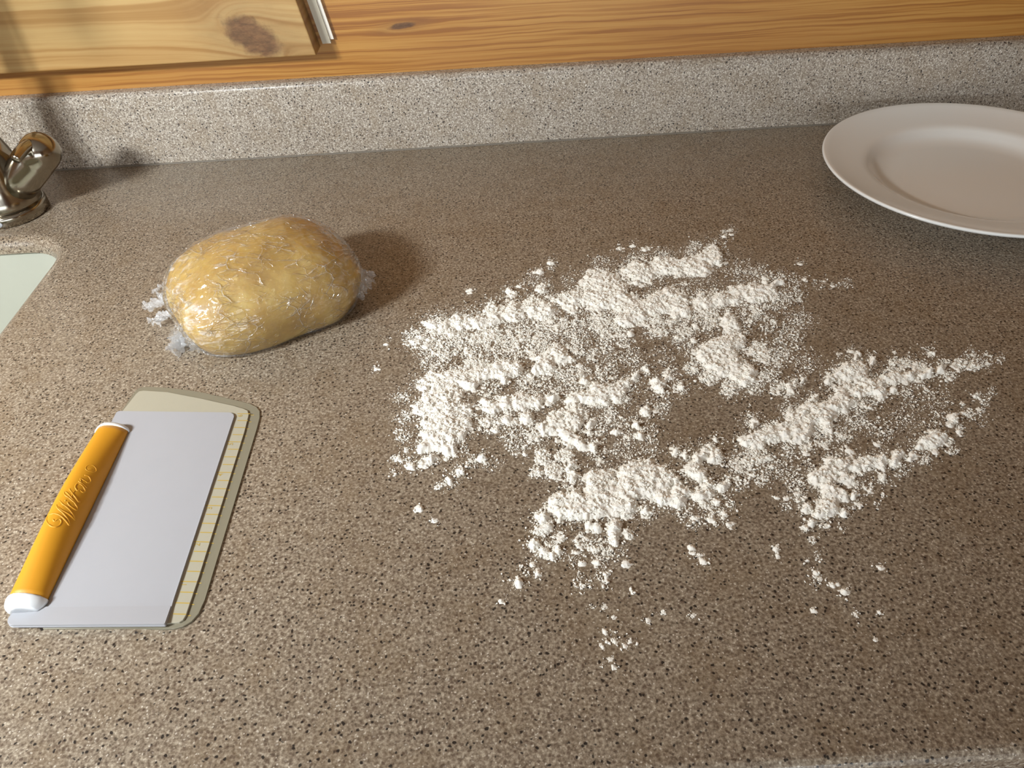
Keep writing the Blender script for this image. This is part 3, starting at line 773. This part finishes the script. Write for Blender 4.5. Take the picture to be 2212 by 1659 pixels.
D2 = """
.50 900 735 34;.52 950 745 45;.52 1000 740 45;.50 1060 730 45;.48 1120 715 45;.50 1180 705 45;.50 1240 700 45;.50 1300 700 40;.50 1100 760 45;.50 1160 750 40;.48 940 775 38;.52 1030 770 40;.50 1240 745 40;.48 1330 730 45;.40 1290 770 35;.30 1350 765 30;
.50 1420 705 40;.50 1480 700 40;.55 1530 690 40;.45 1480 735 34;.42 1500 760 26;.50 1620 680 30;.55 1640 660 30;.45 1680 650 30;.35 1710 640 30;.40 1660 700 25;
.60 1640 755 28;.45 1670 770 40;.30 1700 740 40;.28 1720 700 40;.25 1740 780 40;.60 1495 795 20;.65 1531 815 24;.62 1577 838 24;.50 1631 833 28;.45 1680 838 26;.45 1660 800 34;
.48 1140 830 40;.48 1200 820 40;.46 1250 815 40;.40 1310 800 36;.30 1370 780 36;.25 1430 770 36;.45 1060 840 30;
.50 1060 915 34;.48 1110 900 36;.50 1150 935 34;.45 1100 940 30;.50 1290 920 34;.45 1320 900 36;.40 1360 925 30;.40 1420 870 36;.35 1400 940 30;.34 1300 985 34;.30 1350 970 34;.25 1400 975 30;
.70 1172 986 24;.62 1217 986 24;.58 1163 1019 20;.55 1200 1020 30;.45 1230 1045 24;.40 1120 965 30;
.35 870 860 24;.40 875 900 26;.38 870 940 24;.40 880 980 24;.40 915 990 24;.55 885 998 14;.55 851 990 9;.50 861 930 9;.30 855 1020 16;.30 1000 975 26;.55 1012 1006 10;.60 950 1049 12;.35 980 1030 26;.45 1020 1000 18;.25 1060 1000 30;
.60 1357 1154 16;.60 1285 1178 26;.52 1303 1195 26;.45 1260 1170 26;.35 1210 1155 22;.40 1190 1180 26;.35 1250 1205 26;.30 1300 1230 30;.25 1340 1200 26;.50 1300 1248 10;.45 1307 1266 12;.50 1252 1237 8;.40 1113 1271 9;.30 1130 1235 20;.22 1090 1295 14;.25 1260 1260 30;
.40 1480 1100 30;.40 1530 1100 34;.35 1570 1090 30;.30 1500 1130 24;.30 1560 1130 20;.50 1600 1000 34;.52 1630 985 34;.50 1660 1000 30;.45 1640 1030 30;.40 1690 1010 34;.45 1710 980 30;.45 1740 960 30;.50 1780 945 26;.50 1820 940 26;.48 1600 1040 26;.40 1720 1040 26;.38 1740 1010 26;
.50 1858 880 22;.45 1880 870 24;.40 1850 910 30;.30 1900 930 40;.25 1960 900 50;.20 2020 870 50;.40 1960 845 24;.35 1990 835 20;.60 1930 784 16;.62 1960 780 16;.60 1990 790 18;.55 2040 790 20;.55 2073 786 20;.52 2105 786 20;.45 2130 778 20;.28 2160 775 16;.40 2095 765 16;.40 2050 812 20;
.55 2050 955 12;.50 2073 928 13;.50 2095 893 15;.42 2118 889 13;.50 2112 855 12;.42 2129 868 14;.50 2080 873 6;.35 2140 845 12;.30 2120 910 16;.30 2060 975 16;.35 2000 995 20;.35 1950 1020 18;.45 1881 1052 12;.40 1906 1070 6;.30 1897 1090 10;.35 1860 1050 16;.35 1850 1090 14;
.45 1720 1060 20;.45 1730 1080 18;.60 1739 1142 11;.55 1755 1168 10;.40 1765 1195 10;.50 1744 1211 7;.50 1766 1208 7;.40 1780 1130 16;.30 1700 1090 20;.30 1820 1140 14;
.45 1400 540 6;.30 1380 560 30;.35 1430 555 26;.35 1500 540 26;.30 1560 570 16;.35 1565 500 8;.25 1480 610 40;.22 1520 605 40;.25 1600 590 40;.28 1640 600 36;.25 1710 610 26;.35 1718 627 12;.22 1770 615 18;.18 1830 612 16;.30 1150 600 26;.30 1190 575 14;.30 1090 645 26;.25 1230 610 26;.25 1300 570 26;
.40 905 1100 8;.35 1505 1200 12;.30 1280 1310 8;.22 1320 1380 26;.20 1310 1430 16;.25 1880 780 26;.20 1760 1260 24;.20 1820 1290 18
"""
D3 = """
1016 628 6;1123 619 6;1165 588 8;1190 569 7;1367 532 6;1393 540 6;1339 537 5;1565 511 5;1578 497 4;1580 507 4;1739 605 5;1800 618 4;1780 608 4;813 798 5;835 744 4;1297 997 6;1461 975 8;1258 1219 7;1290 1215 8;1354 1217 8;1261 1266 5;1151 1219 6;1162 1239 7;1366 1280 4;1515 1086 8;1548 1086 9;1502 1122 7;1539 1124 8;1575 1133 7;1564 1110 7;1678 1075 5;1698 1077 5;1494 1185 8;1519 1213 8;1510 1200 6;1677 1185 6;1680 1200 4;1307 1311 5;1326 1333 4;1399 1340 5;1307 1365 5;1326 1384 5;1361 1385 4;1301 1396 4;1432 1322 4;1497 1330 4;1763 1239 6;1772 1251 5;1799 1265 7;1824 1280 8;1849 1329 5;1756 1319 5;1899 1323 3;1891 1383 4;1902 1226 5;938 1125 5;905 1100 8;1811 765 4;1932 761 4;1897 961 6;1836 975 8;2073 932 6;2080 893 5;1071 930 8;1272 934 6;860 990 6;1083 1299 5;1730 571 4;1485 560 5;1480 613 5;1503 706 8;1500 737 8;1362 722 9;977 724 8;910 733 9;895 740 7;922 749 8;1325 1440 4;1318 1425 4;1350 1395 4;1880 1060 5;1840 760 5
"""
RX0, RY0, ST = 780, 470, 2.0
RW, RH = int((2230-RX0)/ST), int((1470-RY0)/ST)
gx, gy = np.meshgrid(RX0+np.arange(RW)*ST, RY0+np.arange(RH)*ST)
dens = np.zeros_like(gx); halo = np.zeros_like(gx); med = np.zeros_like(gx)
def parse(s): return [[float(v) for v in e.split()] for e in s.replace('\n', '').split(';') if e.strip()]
def splat(x, y, rmax):
    i0, i1 = max(0, int((x-rmax-RX0)/ST)), min(RW, int((x+rmax-RX0)/ST)+2)
    j0, j1 = max(0, int((y-rmax-RY0)/ST)), min(RH, int((y+rmax-RY0)/ST)+2)
    sl2 = (slice(j0, j1), slice(i0, i1))
    return sl2, np.hypot(gx[sl2]-x, (gy[sl2]-y)*1.12)
def sstep(a, b, v):
    t = np.clip((v-a)/(b-a), 0, 1); return t*t*(3-2*t)
for x, y, r in parse(D1):
    s2, d = splat(x, y, r*3+40)
    dens[s2] = np.maximum(dens[s2], 0) + (1-dens[s2])*(1-sstep(r*.3, r*1.95, d))*.98
    halo[s2] = np.maximum(halo[s2], .46*np.exp(-np.maximum(0, d-r)/(r*.35+9)))
for a, x, y, r in parse(D2):
    s2, d = splat(x, y, r*3)
    med[s2] = np.maximum(med[s2], a*(1-sstep(r*.45, r*1.25, d)))
    halo[s2] = np.maximum(halo[s2], .22*a*np.exp(-np.maximum(0, d-r)/(r*.5+8)))
small = parse(D3)
for x, y, r in small:
    s2, d = splat(x, y, 60)
    halo[s2] = np.maximum(halo[s2], .22*np.exp(-np.maximum(0, d-r)/9))
gdens = np.clip(np.maximum(np.maximum(med*1.12, halo), dens*.6), 0, 1)

def sample(arr, px, py):
    u = np.clip((px-RX0)/ST, 0, RW-1.001); v = np.clip((py-RY0)/ST, 0, RH-1.001)
    i = u.astype(int); j = v.astype(int); a = u-i; b = v-j
    ins = (px > RX0) & (px < RX0+RW*ST-3) & (py > RY0) & (py < RY0+RH*ST-3)
    return ins*((arr[j, i]*(1-a)+arr[j, i+1]*a)*(1-b)+(arr[j+1, i]*(1-a)+arr[j+1, i+1]*a)*b)
def vnoise(X, Y, scale, seed):
    r = np.random.default_rng(seed); tab = r.random((256, 256))
    u, v = X*scale, Y*scale; i = np.floor(u).astype(int); j = np.floor(v).astype(int); a = u-i; b = v-j
    a = a*a*(3-2*a); b = b*b*(3-2*b); i &= 255; j &= 255; i1 = (i+1) & 255; j1 = (j+1) & 255
    return (tab[i, j]*(1-a)+tab[i1, j]*a)*(1-b)+(tab[i, j1]*(1-a)+tab[i1, j1]*a)*b
# ground grid
GX0, GX1, GY0, GY1, DX = -.105, .345, .150, .575, .00048
NXg, NYg = int((GX1-GX0)/DX), int((GY1-GY0)/DX)
X, Y = np.meshgrid(GX0+np.arange(NXg)*DX, GY0+np.arange(NYg)*DX)
PX, PYi = project(X, Y, .001)
w1 = (vnoise(X, Y, 70, 21)-.5, vnoise(X, Y, 70, 22)-.5); w2 = (vnoise(X, Y, 240, 23)-.5, vnoise(X, Y, 240, 24)-.5)
PX = PX+w1[0]*16+w2[0]*13; PYi = PYi+w1[1]*12+w2[1]*10
d0 = sample(dens, PX, PYi); m0 = sample(med, PX, PYi)
base = np.maximum(d0, m0*1.02)
n_lo = vnoise(X, Y, 95, 1)-.5; n_mid = vnoise(X, Y, 260, 2)-.5; n_hi = vnoise(X, Y, 640, 3)-.5; n_xh = vnoise(X, Y, 1500, 4)-.5
t = base + .32*n_lo + .42*n_mid + .40*n_hi + .26*n_xh
THR = .60
hgt = np.clip(t-THR, 0, None)*.0026 + (t > THR)*.00025
hgt += (t > THR)*.0013*sstep(.5, 1.0, d0)*(.6+.8*(n_lo+.5))
# lumps
cand = 60000
cx = rng.uniform(GX0, GX1, cand); cy = rng.uniform(GY0, GY1, cand)
cpx, cpy = project(cx, cy, .001)
cd = sample(dens, cpx, cpy); cm = sample(gdens, cpx, cpy)
prob = np.clip(.34*cd**1.5+.12*np.clip(cm-.2, 0, 1)**1.2, 0, 1)
keep = rng.random(cand) < prob
lump = np.zeros_like(hgt)
lr = .0006*(rng.random(keep.sum())**-.5); lr = np.clip(lr, .0006, .0026)*np.where(cd[keep] > .5, 1.0, .72)
def add_lump(x, y, r, k=.8):
    w = int(r/DX)+2; i = int((x-GX0)/DX); j = int((y-GY0)/DX)
    i0, i1, j0, j1 = max(0, i-w), min(NXg, i+w+1), max(0, j-w), min(NYg, j+w+1)
    if i1 <= i0 or j1 <= j0: return
    xx, yy = X[j0:j1, i0:i1]-x, Y[j0:j1, i0:i1]-y
    rr = r*(1+.55*(n_mid[j0:j1, i0:i1]+n_hi[j0:j1, i0:i1]))
    q = 1-(xx*xx+yy*yy)/(rr*rr)
    lump[j0:j1, i0:i1] = np.maximum(lump[j0:j1, i0:i1], np.sqrt(np.clip(q, 0, 1))*r*k)
for x, y, r in zip(cx[keep], cy[keep], lr): add_lump(x, y, r, .42)
for px_, py_, r in small:
    q_ = on_top(px_, py_); m = FPX/math.hypot(q_.y*math.cos(PITCH)+CAMH*math.sin(PITCH), 0)
    rm = r/m*.95
    add_lump(q_.x, q_.y, rm, .8)
    for _ in range(4): add_lump(q_.x+rng.normal()*rm*.7, q_.y+rng.normal()*rm*.7, rm*rng.uniform(.35, .7), .8)
hgt = hgt*1.0 + lump*np.where(hgt > 0, .8, 1.0)
def blur(a):
    p = np.pad(a, 1, mode='edge')
    return (p[1:-1, 1:-1]*4+p[:-2, 1:-1]*2+p[2:, 1:-1]*2+p[1:-1, :-2]*2+p[1:-1, 2:]*2+p[:-2, :-2]+p[2:, 2:]+p[:-2, 2:]+p[2:, :-2])/16
h_s = blur(blur(blur(hgt)))
hgt = np.where(hgt > 6e-4, h_s*.75+np.minimum(hgt, h_s*1.25)*.25, hgt*.5+np.minimum(hgt, h_s)*.5)
on = hgt > 1.2e-4
hgt = np.where(on, np.maximum(hgt + .00034*n_hi*2 + .00026*n_xh*2, .0001), 0.0)
# faces where any corner carries flour
cell = on[:-1, :-1] | on[1:, :-1] | on[:-1, 1:] | on[1:, 1:]
idx = -np.ones(on.shape, int)
use = np.zeros(on.shape, bool)
use[:-1, :-1] |= cell; use[1:, :-1] |= cell; use[:-1, 1:] |= cell; use[1:, 1:] |= cell
idx[use] = np.arange(use.sum())
V1 = np.c_[X[use], Y[use], T+hgt[use]+.00002]
jj, ii = np.nonzero(cell)
F1 = np.c_[idx[jj, ii], idx[jj, ii+1], idx[jj+1, ii+1], idx[jj+1, ii]]
# loose grains
NG = 900000
cx = rng.uniform(GX0, GX1, NG); cy = rng.uniform(GY0, GY1, NG)
cpx, cpy = project(cx, cy, .0)
g = sample(gdens, cpx, cpy)
clus = vnoise(cx, cy, 150, 11)*.6+vnoise(cx, cy, 420, 12)*.4
pr2 = np.clip((g-.03), 0, 1)**1.12*(1-.35*(hgt[np.clip(((cy-GY0)/DX).astype(int), 0, NYg-1), np.clip(((cx-GX0)/DX).astype(int), 0, NXg-1)] > 5e-4))*np.clip(.25+1.9*(clus-.18), .1, 2.0)*.80
keep = rng.random(NG) < pr2
cx, cy, g = cx[keep], cy[keep], g[keep]
n = len(cx)
gr = np.clip(.00026*np.exp(rng.normal(0, .48, n)), .00011, .0008)*(.82+.5*g)
hz = hgt[np.clip(((cy-GY0)/DX).astype(int), 0, NYg-1), np.clip(((cx-GX0)/DX).astype(int), 0, NXg-1)]
ico = bmesh.new(); bmesh.ops.create_icosphere(ico, subdivisions=1, radius=1.0)
iv = np.array([v.co[:] for v in ico.verts]); ifc = np.array([[v.index for v in f_.verts] for f_ in ico.faces]); ico.free()
jit = 1+rng.uniform(-.42, .42, (n, len(iv), 1))
el = np.stack([rng.uniform(.75, 1.9, n), rng.uniform(.75, 1.35, n), rng.uniform(.45, .85, n)], 1)
ang = rng.uniform(0, 2*np.pi, n)
loc = iv[None]*jit*el[:, None, :]*gr[:, None, None]
ca, sa = np.cos(ang)[:, None], np.sin(ang)[:, None]
GXv = cx[:, None]+loc[..., 0]*ca-loc[..., 1]*sa; GYv = cy[:, None]+loc[..., 0]*sa+loc[..., 1]*ca
GZv = T+(hz*.9+gr*.75)[:, None]+loc[..., 2]
V2 = np.stack([GXv, GYv, GZv], -1).reshape(-1, 3)
F2 = (ifc[None]+(np.arange(n)*len(iv))[:, None, None]+len(V1)).reshape(-1, 3)
# fine dust between the clumps
ND = 600000
dx_ = rng.uniform(GX0, GX1, ND); dy_ = rng.uniform(GY0, GY1, ND)
qx, qy = project(dx_, dy_, .0)
gd = sample(gdens, qx, qy)
kp = rng.random(ND) < np.clip(gd-.02, 0, 1)*.42*np.clip(.3+1.6*(vnoise(dx_, dy_, 110, 31)-.15), .1, 1.6)
dx_, dy_ = dx_[kp], dy_[kp]; nd_ = len(dx_)
dr = .00012*np.exp(rng.normal(0, .35, nd_))
ov = np.array([(1, 0, 0), (-1, 0, 0), (0, 1, 0), (0, -1, 0), (0, 0, 1), (0, 0, -1)], float)
of = np.array([(0, 2, 4), (2, 1, 4), (1, 3, 4), (3, 0, 4), (2, 0, 5), (1, 2, 5), (3, 1, 5), (0, 3, 5)])
oj = ov[None]*(1+rng.uniform(-.3, .5, (nd_, 6, 1)))*dr[:, None, None]
hd = hgt[np.clip(((dy_-GY0)/DX).astype(int), 0, NYg-1), np.clip(((dx_-GX0)/DX).astype(int), 0, NXg-1)]
V3 = np.stack([dx_[:, None]+oj[..., 0], dy_[:, None]+oj[..., 1], T+(hd+dr*.8)[:, None]+oj[..., 2]*.8], -1).reshape(-1, 3)
F3b = (of[None]+(np.arange(nd_)*6)[:, None, None]+len(V1)+len(V2)).reshape(-1, 3)
def np_mesh(V, F4, F3, name):
    me = bpy.data.meshes.new(name)
    me.vertices.add(len(V)); me.vertices.foreach_set('co', V.astype(np.float32).ravel())
    nl = F4.size+F3.size
    me.loops.add(nl); me.loops.foreach_set('vertex_index', np.concatenate([F4.ravel(), F3.ravel()]).astype(np.int32))
    me.polygons.add(len(F4)+len(F3))
    st = np.concatenate([np.arange(len(F4))*4, len(F4)*4+np.arange(len(F3))*3]).astype(np.int32)
    me.polygons.foreach_set('loop_start', st)
    me.polygons.foreach_set('use_smooth', np.ones(len(st), bool))
    me.update(calc_edges=True); me.validate(); return me
print('flour', len(F1), 'quads', n, 'grains', nd_, 'dust')
fl = obj('flour', np_mesh(np.vstack([V1, V2, V3]), F1, np.vstack([F2, F3b]), 'flour'), M_FLOUR)
tag(fl, 'loose white flour strewn in ridges, clumps and specks across the worktop', 'flour', kind='stuff')

# ------------------------------------------------------------------ pendant lamp with two bulbs, out of the picture, which lights the worktop
pl_ = empty('pendant_lamp', (LAMP.x, LAMP.y, ZC), 'twin-bulb pendant lamp hanging from the ceiling over the sink end', 'lamp')
Ml = Matrix.Translation((LAMP.x, LAMP.y, 0))
obj('canopy', lathe_mesh([(0, ZC), (.055, ZC), (.055, ZC-.012), (.02, ZC-.03), (0, ZC-.03)], 32, 'canopy', Ml), M_BLACK, pl_, True)
obj('rod', tube_mesh([(LAMP.x, LAMP.y, ZC-.02), (LAMP.x, LAMP.y, LAMP.z+.145)], [.005, .005], 12, 'rod'), M_BLACK, pl_, True)
dv = Vector((.050, 0, 0))
AIM = Vector((0, .72, -.70)).normalized()      # unseen shade, added and tipped to keep lamplight off the front right
Ms = frame(AIM, LAMP)
obj('blocking_shade', lathe_mesh([(.020, -.100), (.060, -.094), (.095, -.060), (.118, 0), (.134, .070), (.131, .070), (.115, 0), (.092, -.057), (.058, -.090), (.020, -.096)], 48, 'blocking_shade', Ms), M_BLACK, pl_, True)
obj('shade_joint', tube_mesh([LAMP-AIM*.098, (LAMP.x, LAMP.y-.090, LAMP.z+.100), (LAMP.x, LAMP.y, LAMP.z+.150)], [.010, .008, .007], 14, 'shade_joint'), M_BLACK, pl_, True)
for s_ in (-1, 1):
    q_ = LAMP+dv*s_
    obj('socket', lathe_mesh([(0, -.094), (.016, -.094), (.016, -.055), (.013, -.044), (0, -.044)], 24, 'socket', frame(AIM, q_)), M_BLACK, pl_, True)
    ld = bpy.data.lights.new('bulb_light', 'POINT'); ld.energy = LAMP_POWER*(.62 if s_ < 0 else .38)*2; ld.color = LAMP_COL; ld.shadow_soft_size = .038
    lo = bpy.data.objects.new('bulb_light', ld); C.objects.link(lo); lo.location = q_
